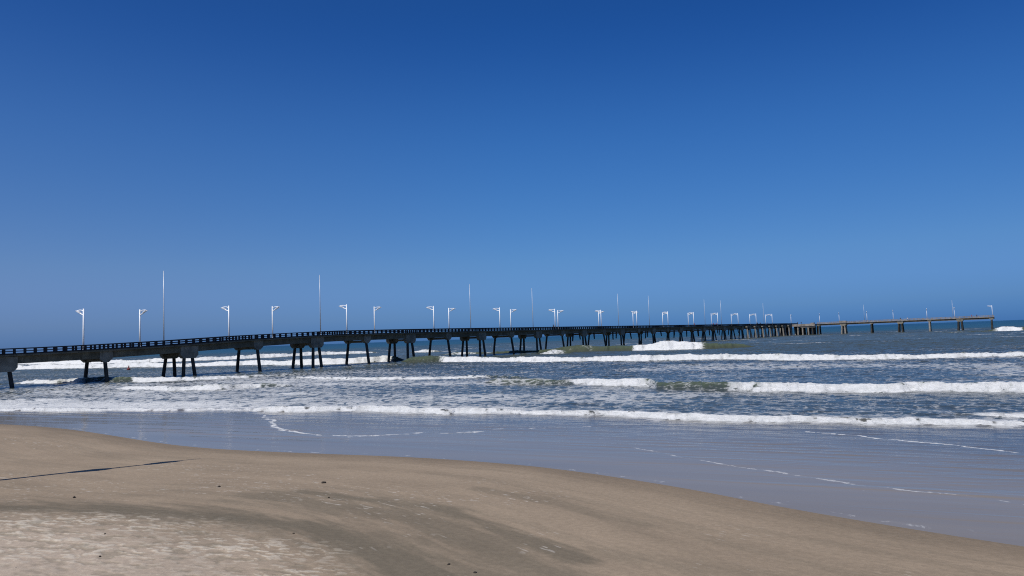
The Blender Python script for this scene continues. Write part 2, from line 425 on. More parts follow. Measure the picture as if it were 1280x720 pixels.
def build_sea():
    rs = [13.0]
    while rs[-1] < 760:
        r = rs[-1]
        rs.append(r + (min(max(.36 * r * r / 3695, .02), .42) if r < 260 else .9))
    far = [rs[-1] * 1.0]
    while far[-1] < 90000: far.append(far[-1] * 1.13 + 8)
    rs = rs + far[1:]
    A, RR, X, Y = polar(rs, 43, .088, coarse_to=179.9, coarse=3.0)
    off = polydist(X, Y, WL)                       # metres seaward of the waterline
    al = X * E_[0] + Y * E_[1]; cr = X * G_[0] + Y * G_[1]
    near = RR < 900
    Z = np.zeros_like(X); D = np.zeros_like(X); lift = np.zeros_like(X); face = np.zeros_like(X)
    rag = fbm(al * .9, cr * .35, 101, 4) - .5
    rag2 = fbm(al * .22, cr * .12, 105, 3) - .5
    lump = fbm(X * 1.7, Y * 1.1, 111, 4)
    crest = fbm(al * .10, cr * .08, 117, 5)
    fine = fbm(al * 2.4, cr * 8.0, 119, 3)
    holes = fbm(al * 1.1, cr * 2.2, 121, 5)
    lump2 = fbm(X * .6, Y * .45, 115, 3)
    a1 = A[0]
    adeg = np.degrees(a1)
    for key, pts in WAVES.items():
        p = np.array(pts)
        pa = np.degrees(np.arctan2(p[:, 0], p[:, 1])); pr_ = np.hypot(p[:, 0], p[:, 1])
        o = np.argsort(pa); pa, pr_, ph, pf = pa[o], pr_[o], p[o, 2], p[o, 3]
        # resample and smooth in azimuth
        ga = np.arange(pa[0], pa[-1] + .001, .05)
        gr = np.interp(ga, pa, pr_)
        kk = np.exp(-.5 * (np.arange(-24, 25) / 9.0) ** 2); kk /= kk.sum()
        gr = np.convolve(np.pad(gr, 24, mode='edge'), kk, 'valid')
        gh = np.convolve(np.pad(np.interp(ga, pa, ph), 24, mode='edge'), kk, 'valid')
        r0 = np.interp(adeg, ga, gr); h0 = np.interp(adeg, ga, gh, left=0, right=0)
        f0 = np.interp(adeg, ga, np.interp(ga, pa, pf), left=0, right=0)
        fade = np.clip((adeg - (pa[0] - .01)) / 1.2, 0, 1) * np.clip(((pa[-1] + .01) - adeg) / 1.2, 0, 1)
        if pa[0] < -33.5: fade = np.where(adeg < pa[0] + 3, 1, fade); h0 = np.where(adeg < pa[0], ph[0], h0); f0 = np.where(adeg < pa[0], pf[0], f0)
        if pa[-1] > 33.5: fade = np.where(adeg > pa[-1] - 3, 1, fade); h0 = np.where(adeg > pa[-1], ph[-1], h0); f0 = np.where(adeg > pa[-1], pf[-1], f0)
        h0 = h0 * fade
        slope = np.gradient(gr, np.radians(ga)) / gr
        cb = 1 / np.sqrt(1 + np.interp(adeg, ga, slope) ** 2); cb = np.clip(cb, .45, 1)
        hh = h0[None, :] * np.ones_like(X)
        q = (RR - r0[None, :]) * cb[None, :]
        q = q + rag * (.8 + .9 * hh) + rag2 * 2.6 * np.clip(hh, .25, 1.2) + .5 * np.clip(hh, .2, .8) * (lump - .5)
        hh = (.46 + .30 * ss(46, 60, RR) - .10 * ss(80, 120, RR) + .34 * ss(150, 190, RR)) * hh * (.50 + 1.0 * crest)
        L = 1.35 * hh + .25
        up = ss(0, 1, q / L)
        dn = np.exp(-np.maximum(q - L, 0) / (4.5 * hh + .4))
        prof = np.where(q <= 0, 0, np.where(q < L, up, dn)) * hh
        ff = np.clip(f0[None, :] * (1.0) + (lump2 - .5) * .35 * (f0[None, :] > .02) * (f0[None, :] < .95), 0, 1)
        on = (hh > .02)
        Z = np.maximum(Z, prof)
        broken = ff * ss(-.22, .18, q) * (1 - ss(L - .35 * hh, L + .8 * hh + .1, q + (lump - .5) * 1.5))
        Z = Z + broken * np.clip(hh, .2, 1.2) * (.22 * (lump - .45) + .20 * (fine - .5))
        D = np.maximum(D, on * broken * (.70 + .95 * (holes - .30)))
        trail = ff * np.where(q > L * .8, np.exp(-np.maximum(q - L, 0) / (2.5 + 4 * hh)), 0) * (.34 + .40 * holes)
        toe = ff * np.where(q < .3, np.exp(np.minimum(q, 0) / (.7 + 1.1 * hh)), 0) * (.40 + .30 * holes)
        D = np.maximum(D, on * np.maximum(trail, toe))
        # thrown spray and a ragged lip
        fc = np.where((q > -.1) & (q < L * 1.15), ss(.25, .8, up), 0) * on
        face = np.maximum(face, fc * np.clip(hh / .62, 0, 1) * ss(0, .35, fade)[None, :])
        lift = np.maximum(lift, prof)
    # chop: short ridged waves in trains along the shore
    def ridge(sx, sy, seed, o=3): return 1 - np.abs(2 * fbm(al * sx, cr * sy, seed, o) - 1)
    surf = ss(9, 24, off)
    calm = 1 - ss(45, 60, RR) * 0
    w1 = polydist(X, Y, [(p[0], p[1]) for p in [(-400, 230), (-110, 97)] + [(a[0], a[1]) for a in WAVES['W1']] + [(60, 18), (300, -90)]])
    outside = ss(-.5, 2.0, w1)
    ch = (.15 * (ridge(.12, .34, 201) - .6) + .10 * (ridge(.28, .75, 205) - .6) + .055 * (ridge(.7, 1.6, 209) - .6) + .03 * (ridge(1.8, 3.4, 213, 2) - .6))
    swell = .22 * (fbm(al * .018, cr * .06, 221, 3) - .5) * 2
    amp = outside * (.55 + .45 * ss(60, 130, RR))
    Z = Z + near * (ch * amp * 1.7 + swell * ss(120, 220, RR) * 1.3)
    # swash: flat ripples running over the wet sand
    rip = (1 + 1.2 * ss(4, 11, off)) * .016 * (ridge(.22, 1.3, 231) - .6) + .010 * (ridge(.6, 2.8, 235) - .6)
    sheets = ss(.80, .93, ridge(.035, .42, 241, 3)) * .020 + ss(.82, .95, ridge(.06, .9, 245, 3)) * .012
    Z = Z + near * (rip * ss(.8, 8, off) + sheets * ss(.3, 3, off) * (.45 + .75 * (1 - ss(-16, -4, X)))) * (1 - outside)
    # ---- lines of foam left by the swash
    def line(pts, w, k, seed, gap=.0):
        pts = chaikin(pts, 2)
        d = polydist(X, Y, pts)
        d = np.abs(d + .75 * (fbm(al * .8, cr * .8, seed, 5) - .5))
        g = ss(gap - .14, gap + .14, fbm(al * 1.3, cr * 1.3, seed + 7, 4))
        return k * (1 - ss(w * .35, w, d)) * g
    D = np.maximum(D, line([(-18.2, 53.6), (-16.0, 49.2), (-15, 45.9), (-13.3, 43.4), (-10.9, 41.1), (-8.9, 40.0), (-5, 40.2), (-2, 40.3)], .20, .70, 301, .36))
    D = np.maximum(D, line([(-8.9, 40.0), (-5, 40.8), (-1, 41.0), (4, 40.9)], .14, .56, 311, .44))
    D = np.maximum(D, line([(14.0, 36.0), (15.4, 33.8), (17.0, 31.4), (18.2, 29.6), (19.2, 27.0), (20, 25.2), (22, 22)], .10, .80, 321, .34))
    D = np.maximum(D, line([(5.0, 32.8), (6.4, 30.2), (8.0, 27.6), (9.7, 25.2), (11.2, 23.1), (12.8, 21.6), (14.0, 20.2), (15.5, 18.2)], .12, .37, 331, .3))
    edge_l = (1 - ss(.04, .22, np.abs(off - .35 + .5 * (fbm(al * .5, cr * .5, 351, 3) - .5)))) * ss(.3, .7, fbm(al * 1.2, cr * .9, 355, 4)) * .25
    D = np.maximum(D, edge_l)
    # ---- worn lace of foam between the breakers
    patch = fbm(al * .05, cr * .11, 401, 4)
    zone = outside * (1 - ss(95, 150, RR) * .55) * (1 - ss(150, 420, RR) * .8)
    left = 1 - ss(-16, 6, np.degrees(A))
    lace = zone * (.175 + .20 * ss(.35, .7, patch) + .13 * left)
    lace = lace + .15 * outside * np.exp(-np.maximum(w1, 0) / 4.0)
    lace = lace + .22 * left * outside * np.exp(-np.maximum(w1, 0) / 7.0)
    lace = np.where(RR > 175, lace * (1 - .75 * (1 - left)), lace)
    D = np.maximum(D, np.clip(lace * (.75 + .7 * holes), 0, .66))
    caps = ss(.72, .80, fbm(al * .05, cr * .30, 411, 4)) * ss(180, 260, RR) * (1 - ss(500, 800, RR)) * .55
    D = np.maximum(D, caps)
    # ---- the water's own colour: sand-laden in the swash, olive in the lifted faces, blue-green out at sea
    def mix(c, k, f): return c + (np.array(k) - c) * f[..., None]
    c = np.broadcast_to(np.array([.208, .176, .130]), X.shape + (3,)).copy()
    sheet = fbm(al * .05, cr * .5, 441, 4)
    c = c * (.82 + .36 * sheet[..., None])
    c = mix(c, (.085, .084, .078), ss(5, 20, off + 8 * (sheet - .5)))
    c = mix(c, (.044, .056, .053), outside)
    c = mix(c, (.056, .066, .046), ss(120, 200, RR))
    c = mix(c, (.014, .058, .085), ss(420, 900, RR + 260 * (fbm(al * .004, cr * .012, 421, 3) - .5)))
    c = mix(c, (.006, .045, .085), ss(900, 2500, RR))
    c = mix(c, (.068, .089, .056), .95 * ss(.25, .95, face))
    bank = ss(.5, .7, fbm(al * .012, cr * .05, 431, 3)) * ss(160, 230, RR) * (1 - ss(380, 520, RR))
    c = mix(c, (.066, .078, .052), bank * .8)
    Z = np.where(RR > 700, 0, Z)
    Z = np.where((off < .0) & (Z > 0), 0, Z)
    chopb = .05 + .95 * ss(1.5, 18, off) * (.40 + .60 * outside)
    m, nt, out = new_mat('sea_water')
    fo = attr(nt, 'foam').outputs['Fac']; wc = attr(nt, 'tone').outputs['Color']; cb = attr(nt, 'chop').outputs['Fac']; rf = attr(nt, 'rough').outputs['Fac']
    rot = math.atan2(.425, .905)
    v = scaled(nt, (1, 1, 1), rot)
    warp = node(nt, 'ShaderNodeTexNoise', ins={'Vector': v, 'Scale': .9, 'Detail': 3})
    vw = node(nt, 'ShaderNodeVectorMath', operation='MULTIPLY_ADD', ins={0: warp.outputs[1], 1: (1.5, 1.5, 0), 2: v}).outputs[0]
    sv = node(nt, 'ShaderNodeMapping', ins={0: vw, 3: (.75, .55, 2.6)}).outputs[0]
    vo = node(nt, 'ShaderNodeTexVoronoi', feature='DISTANCE_TO_EDGE', ins={'Vector': sv, 'Scale': 1.0})
    vo2 = node(nt, 'ShaderNodeTexVoronoi', feature='DISTANCE_TO_EDGE', ins={'Vector': sv, 'Scale': 2.9})
    e1 = mapr(nt, vo.outputs['Distance'], 0, .34, 1, 0)
    e2 = mapr(nt, vo2.outputs['Distance'], 0, .36, 1, 0)
    n1 = noise(nt, sv, 2.2, 6, .68)
    pat = mth(nt, 'ADD', mth(nt, 'MULTIPLY', e1, .34), mth(nt, 'ADD', mth(nt, 'MULTIPLY', e2, .20), mth(nt, 'MULTIPLY', n1, .62)))
    n9 = noise(nt, sv, 9.0, 3, .7)
    pat = mth(nt, 'ADD', pat, mth(nt, 'MULTIPLY_ADD', n9, .5, -.25))
    x = mth(nt, 'SUBTRACT', mth(nt, 'ADD', pat, fo), 1.0)
    fm = mapr(nt, x, -.06, .16)
    thin = mapr(nt, x, -.30, .0, 0, .16)
    fm = mth(nt, 'MAXIMUM', fm, mth(nt, 'MULTIPLY', thin, mapr(nt, fo, .12, .4)))
    fm = mth(nt, 'MULTIPLY', fm, mapr(nt, fo, .25, .85, .42, 1.0))
    # ripples
    rv = node(nt, 'ShaderNodeMapping', ins={0: v, 3: (.55, 1.25, 1)}).outputs[0]
    b1 = noise(nt, rv, 1.5, 5, .6); b2 = noise(nt, rv, 6.5, 3, .6)
    hh = mth(nt, 'ADD', mth(nt, 'MULTIPLY', b1, 1.0), mth(nt, 'MULTIPLY', b2, .25))
    bmp = node(nt, 'ShaderNodeBump', ins={'Strength': cb, 'Distance': .10, 'Height': hh})
    wat = node(nt, 'ShaderNodeBsdfPrincipled', ins={'Base Color': wc, 'Roughness': rf, 'IOR': 1.333, 'Specular IOR Level': mth(nt, 'SUBTRACT', mth(nt, 'MULTIPLY_ADD', cb, -.16, .49), mth(nt, 'MULTIPLY', rf, .75)), 'Normal': bmp.outputs[0]})
    fb = node(nt, 'ShaderNodeBump', ins={'Strength': .9, 'Distance': .30, 'Height': n1})
    fcol = mixc(nt, mapr(nt, mth(nt, 'ADD', mth(nt, 'MULTIPLY', n1, .6), mth(nt, 'MULTIPLY', n9, .4)), .35, .62), (.56, .58, .58), (.71, .715, .705))
    foam = node(nt, 'ShaderNodeBsdfPrincipled', ins={'Base Color': fcol, 'Roughness': .95, 'Specular IOR Level': .1, 'Normal': fb.outputs[0]})
    ms = node(nt, 'ShaderNodeMixShader', ins={0: fm, 1: wat.outputs[0], 2: foam.outputs[0]})
    nt.links.new(ms.outputs[0], out.inputs[0])
    rough = .10 + .12 * ss(40, 200, RR) + .10 * ss(200, 900, RR)
    o = grid_mesh('sea', X, Y, Z, m, {'tone': c, 'foam': D, 'chop': chopb, 'rough': rough})
    tag(o, 'blue green sea with rows of white breaking waves', 'sea', kind='structure')

# ------------------------------------------------------------------ pier
PA = (-77.73, 110.93); PTH = R(55.69)
PD = Vector((math.cos(PTH), math.sin(PTH))); PN = Vector((PD.y, -PD.x))     # along the pier, towards its right-hand side
SP = 14.704
ZT = [(-60, 4.6), (0, 5.03), (6, 5.15), (13, 5.3), (26, 5.68), (42, 6.35), (62, 6.9), (80, 7.0), (100, 7.05), (130, 7.05), (600, 7.1)]
def zd(t):
    return float(np.interp(t, [a for a, b in ZT], [b for a, b in ZT]))

def round_pile(mb, p0, p1, r0, r1):
    mb.tube([p0, p1], [r0, r1], 8)

def bent(parent, x, z, kind, mats=(M_CAP, M_PILE), wide=2.93, splay=1.0, rad=1.0):
    """one row of piles under the deck; x along, y to the left, z = deck level"""
    c = MB()
    piles = []
    if kind == 'double':
        for sg in (-1, 1):
            y0, y1 = sg * wide - .5, sg * wide + .5
            c.prism_xz([(x - 1.7, z - .28), (x - 1.7, z - 1.9), (x - 1.15, z - 2.5), (x + 1.15, z - 2.5), (x + 1.7, z - 1.9), (x + 1.7, z - .28)], y0, y1)
            for dx in (-1, 1):
                piles.append(((x + dx * .8, sg * wide, z - 2.45), (x + dx * 1.35 * splay, sg * (wide + .45), -2.0)))
        c.box(x - .45, x + .45, -wide + .5, wide - .5, z - 2.0, z - 1.45)
    else:
        for sg in (-1, 1):
            y0, y1 = sg * wide - .45, sg * wide + .45
            c.prism_xz([(x - 1.05, z - .28), (x - 1.05, z - 1.45), (x - .4, z - 2.05), (x + .4, z - 2.05), (x + 1.05, z - 1.45), (x + 1.05, z - .28)], y0, y1)
            piles.append(((x, sg * wide, z - 2.0), (x, sg * (wide + 1.1), -2.0)))
        c.box(x - .35, x + .35, -wide + .45, wide - .45, z - 1.95, z - 1.42)
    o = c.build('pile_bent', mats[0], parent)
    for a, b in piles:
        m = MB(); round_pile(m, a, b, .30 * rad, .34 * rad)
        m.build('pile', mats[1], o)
    return o

def railing(parent, st, y, mat, name='railing', h=.95):
    m = MB()
    sg = .1
    m.sweep(st, y - .13, y + .13, h - .17, h)
    m.sweep(st, y - .08, y + .08, .42, .53)
    m.sweep(st, y - .14, y + .14, 0, .16)
    return m.build(name, mat, parent)

def posts(st_fn, x0, x1, step, y, h=.95):
    out = []
    x = x0
    while x < x1:
        out.append((x, y, st_fn(x))); x += step
    return out

def post_mb(mb, x, y, z, h=.95):
    mb.box(x - .15, x + .15, y - .11, y + .11, z + .16, z + h - .17)

def build_pier():
    root = empty('pier', (PA[0], PA[1], 0), PTH)
    tag(root, 'long dark concrete pier on splayed piles running from the beach out to sea', 'pier')
    T0, T1 = -24.0, 474.0
    st = [(t, zd(t)) for t in list(np.arange(T0, T1, 7.352)) + [T1]]
    m = MB(); m.sweep(st, -3.75, 3.75, -.26, 0); m.build('deck', M_CONC, root)
    for y in (-2.93, 2.93):
        m = MB(); m.sweep(st, y - .3, y + .3, -1.38, -.262); m.build('girder', M_CONC, root)
    allp = []
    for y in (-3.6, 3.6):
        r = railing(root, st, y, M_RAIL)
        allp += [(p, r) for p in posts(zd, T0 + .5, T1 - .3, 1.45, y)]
    # the hundred posts that show largest are sub-parts of their railing, the rest one mass
    def dist(p): 
        w = PD * p[0] - PN * p[1]
        return math.hypot(PA[0] + w.x, PA[1] + w.y)
    vis = [q for q in allp if q[0][0] > -3]
    vis.sort(key=lambda q: dist(q[0])); first = vis[:100]; ids = set(id(q) for q in first)
    for p, r in first:
        mb = MB(); post_mb(mb, *p); mb.build('railing_post', M_RAIL, r)
    mb = MB()
    for q in allp:
        if id(q) not in ids: post_mb(mb, *q[0])
    tag(mb.build('railing_post', M_RAIL, root), kind='stuff')
    for k in range(-1, 32):
        t = k * SP
        bent(root, t, zd(t), 'double' if k % 2 == 0 else 'single', (M_CAP, M_PILE) if t < 360 else (M_CAP, M_PILE))
    # stumps of an older structure hanging under the outer half of the deck
    for k in range(11, 24):
        t = k * SP + SP * .5
        for sg in ((-1,) if k % 2 else (-1, 1)):
            mb = MB(); z = zd(t)
            L = random.uniform(2.2, 3.6); lean = random.uniform(-.6, .6)
            mb.tube([(t, sg * 2.93, z - 1.3), (t + lean, sg * 2.93 + random.uniform(-.3, .3), z - 1.3 - L)], [.30, .22], 7)
            mb.build('broken_pile', M_PILE, root)
    for k in range(24, 32):
        t = k * SP
        for dt in (4.5, 9.5):
            mb = MB(); z = zd(t + dt)
            mb.tube([(t + dt, -4.3, z - 1.0), (t + dt + random.uniform(-.4, .4), -4.8, -2)], [.42, .42], 8)
            mb.build('fender_pile', M_PILE_PALE, root)
        mb = MB(); mb.box(t + 3.6, t + 10.4, -4.75, -3.78, zd(t) - 1.0, zd(t) - .4); mb.build('fender_beam', M_CAP, root)

    # ---- the head: a platform and an arm turning to the right
    hr = empty('jetty', (PA[0] + PD.x * 466, PA[1] + PD.y * 466, 0), PTH - math.pi / 2)
    tag(hr, 'pale lighter built jetty arm turning right from the outer end of the pier', 'jetty')
    # local x runs along the arm, local y towards the open sea; the beach side is -y
    zf = lambda x: 7.05 + .25 * max(0, min(1, (x - 20) / 90))
    M0, M1 = 18.0, 115.0
    st = [(x, zf(x)) for x in np.linspace(M0, M1, 14)]
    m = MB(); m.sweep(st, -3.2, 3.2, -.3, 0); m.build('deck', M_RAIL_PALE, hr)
    for y in (-2.4, 2.4):
        m = MB(); m.sweep(st, y - .3, y + .3, -1.25, -.302); m.build('girder', M_CONC, hr)
    for y in (-3.05, 3.05):
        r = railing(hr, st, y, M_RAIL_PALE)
        for p in posts(zf, M0 + .5, M1, 2.4, y):
            mb = MB(); post_mb(mb, *p); mb.build('railing_post', M_RAIL_PALE, r)
    for i, x in enumerate((18.6, 33.6, 50.0, 66.2, 82.0, 97.8, 113.6)):
        bent(hr, x, zf(x) + .45, 'double' if i % 2 else 'single', (M_CAP, M_PILE_PALE if i % 3 == 1 else M_PILE), 2.4, .9, 1.5)
    m = MB()
    m.box(-5.0, 17.9, -9.0, 9.0, 6.4, 7.0)
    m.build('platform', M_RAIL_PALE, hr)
    m = MB()
    m.box(-5.0, 17.8, -9.35, -9.01, 5.7, 7.25)
    m.box(9.0, 17.8, -8.9, -8.0, 4.9, 6.4)
    m.box(-5.0, 3.0, -8.9, -8.0, 5.2, 6.4)
    m.build('edge_beam', M_RAIL_PALE, hr)
    n = 0
    for y in (-8.4, -4.2, 0, 4.2, 8.4):
        for x in np.arange(-4.2, 17.8, 2.9):
            if random.random() < .12: continue
            mb = MB(); xx = x + random.uniform(-.35, .35)
            mb.tube([(xx, y, 6.4), (xx + random.uniform(-.3, .3), y, -2)], [.5, .5], 8)
            mb.build('pile', M_PILE_PALE if (y < -8 and random.random() < .75) else M_PILE, hr)
    mb = MB(); mb.box(15.2, 17.2, -8.8, -5.4, 7.25, 7.9); mb.build('bollard_block', M_RAIL_PALE, hr)
    for x in (33.6,):
        mb = MB(); mb.box(x - 2.2, x + 2.2, -3.3, -2.3, zf(x), zf(x) + 1.3); mb.build('parapet', M_RAIL_PALE, hr)
    return root, hr

def on_pier(t, w, dz=0.0):
    p = PD * t + PN * w
    return (PA[0] + p.x, PA[1] + p.y, zd(t) + dz)
def on_head(x, y, dz=0.0):
    p = PD * (466 + y) + PN * x
    z = 7.05 + .25 * max(0, min(1, (x - 20) / 90)) if x > 18 else 7.0
    return (PA[0] + p.x, PA[1] + p.y, z + dz)

# ------------------------------------------------------------------ lamps, masts
ORD = ['first', 'second', 'third', 'fourth', 'fifth', 'sixth', 'seventh', 'eighth', 'ninth', 'tenth', 'eleventh', 'twelfth', 'thirteenth', 'fourteenth', 'fifteenth']

def lamp_proto():
    root = empty('street_lamp')
    p = MB(); p.tube([(0, 0, .1), (0, 0, 3.4), (0, 0, 6.75)], [.14, .125, .105], 10); p.build('pole', M_WHITE, root, True)
    b = MB(); b.box(-.24, .24, -.24, .24, 0, .12); b.build('base_plate', M_STEEL, root)
    a = MB()
    a.tube([(.05, 0, 5.78), (.45, 0, 5.84), (.9, 0, 5.97), (1.4, 0, 6.14), (1.9, 0, 6.30), (2.4, 0, 6.44)], [.10, .10, .095, .09, .08, .05], 8)
    a.tube([(.03, 0, 6.30), (.35, 0, 6.47), (.8, 0, 6.56), (1.4, 0, 6.58), (1.95, 0, 6.54), (2.4, 0, 6.45)], [.06, .07, .07, .07, .065, .05], 8)
    arm = a.build('arm', M_WHITE, root, True)
    l = MB()
    l.hexa([(1.05, -.13, 6.04), (2.15, -.15, 6.36), (2.15, .15, 6.36), (1.05, .13, 6.04)],
           [(1.12, -.18, 6.26), (2.25, -.22, 6.55), (2.25, .22, 6.55), (1.12, .18, 6.26)])
    lm = l.build('luminaire', M_WHITE, root)
    g = MB()
    g.hexa([(1.25, -.09, 6.075), (1.95, -.09, 6.278), (1.95, .09, 6.278), (1.25, .09, 6.075)],
           [(1.24, -.09, 6.105), (1.94, -.09, 6.308), (1.94, .09, 6.308), (1.24, .09, 6.105)])
    g.build('lens', M_GLASS, lm)
    return root

def copy_tree(o, parent=None):
    c = o.copy(); COL.objects.link(c)
    if parent is not None: c.parent = parent
    for ch in list(o.children): copy_tree(ch, c)
    return c

def build_lamps():
    proto = lamp_proto(); used = [False]
    def put(loc, rz, label, group):
        o = copy_tree(proto) if used[0] else proto
        used[0] = True
        o.location = loc; o.rotation_euler = (0, 0, rz)
        tag(o, label, 'lamp', group)
        return o
    az_left = math.atan2(-PN.y, -PN.x); az_right = math.atan2(PN.y, PN.x)
    near = [11.1, 37.5, 67.3, 97.0, 126.2, 157.0, 188.9, 218.9, 250.1, 280.3, 313.2, 345.6, 378.4, 411.6]
    for i, t in enumerate(near):
        put(on_pier(t, 3.35), az_left, f'white pier lamp with its arm pointing left, {ORD[i]} of these from the beach', 'pier lamps')
    farr = [24.0, 52.6, 82.6, 111.3, 141.5, 170.0, 199.8, 229.8, 260.3, 291.0, 323.2, 355.2, 388.9, 421.5]
    for i, t in enumerate(farr):
        put(on_pier(t, -3.35), az_right, f'white pier lamp with its arm pointing right, {ORD[i]} of these from the beach', 'pier lamps')
    # on the head the arms point out over the walkway, so they show end-on, save the last
    hx = [2.5, 18.5, 30.5, 47.0, 62.0, 80.5, 95.0]
    hl = ['white lamp seen end-on above the platform where the pier turns right',
          'white lamp seen end-on, first past the platform on the jetty arm',
          'white lamp seen end-on, just short of the parapet on the jetty arm',
          'white lamp seen end-on, beside a thin mast near the middle of the jetty arm',
          'white lamp seen end-on, right of the middle of the jetty arm',
          'white lamp seen end-on, third from the outer tip of the jetty arm',
          'white lamp seen end-on, last before the one at the tip of the jetty arm']
    for x, lb in zip(hx, hl):
        put(on_head(x, 2.8 if x > 18 else -6), math.atan2(-PD.y, -PD.x) + (.15 if x > 18 else .4), lb, 'jetty lamps')
    put(on_head(114.2, 0), math.atan2(-PN.y, -PN.x), 'white lamp at the very tip of the jetty arm, its arm pointing left', 'jetty lamps')

    # thin tall masts
    def mast_proto(h):
        root = empty('mast')
        p = MB(); p.tube([(0, 0, .08), (0, 0, h * .5), (0, 0, h)], [.11, .085, .045], 8); p.build('shaft', M_STEEL, root, True)
        b = MB(); b.box(-.2, .2, -.2, .2, 0, .1); b.build('base_plate', M_STEEL, root)
        c = MB(); c.tube([(0, 0, h * .5 - .12), (0, 0, h * .5 + .12)], .085, 8); c.build('collar', M_STEEL, root)
        return root
    mp = mast_proto(13.8); first = True
    for i, t in enumerate([28.5, 65.6, 121.1, 154.2, 216.5, 245.9, 313.8, 338.6, 417.7]):
        o = mp if first else copy_tree(mp); first = False
        o.location = on_pier(t, -3.35); o.rotation_euler = (0, 0, PTH)
        tag(o, f'thin tall grey mast standing far above the lamps on the pier, {ORD[i]} from the beach', 'mast', 'pier masts')
    for x, lb in ((45.5, 'thin tall grey mast near the middle of the jetty arm, left of a lamp'), (94.2, 'thin tall grey mast near the tip of the jetty arm, beside a lamp')):
        o = copy_tree(mp); o.location = on_head(x, 2.8); o.scale = (1, 1, .8)
        tag(o, lb, 'mast', 'pier masts')

# a tall light pole on the beach, just out of the picture to the left, throws the long thin shadow on the sand
def build_beach_lamp():
    tip = Vector((-13.94, 32.82)); el = SUN_EL
    hgt = 12.0
    base = tip + SUN_AZ * (hgt / math.tan(el))
    s = -polydist(np.array([base.x]), np.array([base.y]), WL)
    z0 = float(beach_z(s)[0]) - .1
    hgt += .17 - z0
    root = empty('street_lamp', (base.x, base.y, z0), math.atan2(-SUN_AZ.y, -SUN_AZ.x))
    tag(root, 'tall beach light pole left of the view casting the long thin shadow on the sand', 'lamp')
    p = MB(); p.tube([(0, 0, 0), (0, 0, 6), (0, 0, hgt)], [.18, .14, .05], 10); p.build('pole', M_STEEL, root, True)
    for z, w, x in ((hgt - 2.1, .27, .0), (hgt - 5.9, .33, .0)):
        l = MB(); l.hexa([(x - .3, -w * .6, z - .7), (x + .3, -w * .6, z - .7), (x + .3, w * .6, z - .7), (x - .3, w * .6, z - .7)],
                         [(x - .35, -w, z), (x + .35, -w, z), (x + .35, w, z), (x - .35, w, z)])
        l.hexa([(x - .35, -w, z), (x + .35, -w, z), (x + .35, w, z), (x - .35, w, z)],
                         [(x - .2, -w * .4, z + .7), (x + .2, -w * .4, z + .7), (x + .2, w * .4, z + .7), (x - .2, w * .4, z + .7)])
        l.build('luminaire', M_WHITE, root)

# ------------------------------------------------------------------ people
def person_mesh(pose=0):
    J = {'pel': ((0, 0, .93), .15), 'waist': ((0, .0, 1.08), .135), 'chest': ((0, .0, 1.30), .165), 'neck': ((0, .01, 1.47), .06), 'head': ((0, .02, 1.58), .095), 'top': ((0, .02, 1.68), .075),
         'hl': ((.10, 0, .88), .105), 'kl': ((.11, .03, .48), .065), 'al': ((.11, 0, .09), .045), 'tl': ((.12, .16, .03), .035),
         'hr': ((-.10, 0, .88), .105), 'kr': ((-.11, .05, .48), .065), 'ar': ((-.11, -.04 if pose else .0, .09), .045), 'tr': ((-.12, .12, .03), .035),
         'sl': ((.20, 0, 1.40), .065), 'el': ((.27, .03 if not pose else .12, 1.13), .045), 'wl': ((.27, .12 if not pose else .36, .90 if not pose else 1.08), .032), 'fl': ((.26, .16 if not pose else .45, .80 if not pose else 1.07), .028),
         'sr': ((-.20, 0, 1.40), .065), 'er': ((-.27, .02, 1.13), .045), 'wr': ((-.28, .10 if not pose else .33, .90 if not pose else 1.06), .032), 'fr': ((-.27, .14 if not pose else .42, .80 if not pose else 1.05), .028)}
    keys = list(J)
    Ed = [('pel', 'waist'), ('waist', 'chest'), ('chest', 'neck'), ('neck', 'head'), ('head', 'top'), ('pel', 'hl'), ('hl', 'kl'), ('kl', 'al'), ('al', 'tl'),
          ('pel', 'hr'), ('hr', 'kr'), ('kr', 'ar'), ('ar', 'tr'), ('chest', 'sl'), ('sl', 'el'), ('el', 'wl'), ('wl', 'fl'), ('chest', 'sr'), ('sr', 'er'), ('er', 'wr'), ('wr', 'fr')]
    me = bpy.data.meshes.new('person')
    me.from_pydata([J[k][0] for k in keys], [(keys.index(a), keys.index(b)) for a, b in Ed], [])
    o = bpy.data.objects.new('tmp_body', me); COL.objects.link(o)
    md = o.modifiers.new('skin', 'SKIN')
    for i, k in enumerate(keys):
        me.skin_vertices[0].data[i].radius = (J[k][1], J[k][1])
    me.skin_vertices[0].data[0].use_root = True
    sb = o.modifiers.new('sub', 'SUBSURF'); sb.levels = 1; sb.render_levels = 1
    dg = bpy.context.evaluated_depsgraph_get()
    res = bpy.data.meshes.new_from_object(o.evaluated_get(dg))
    bpy.data.objects.remove(o)
    return res

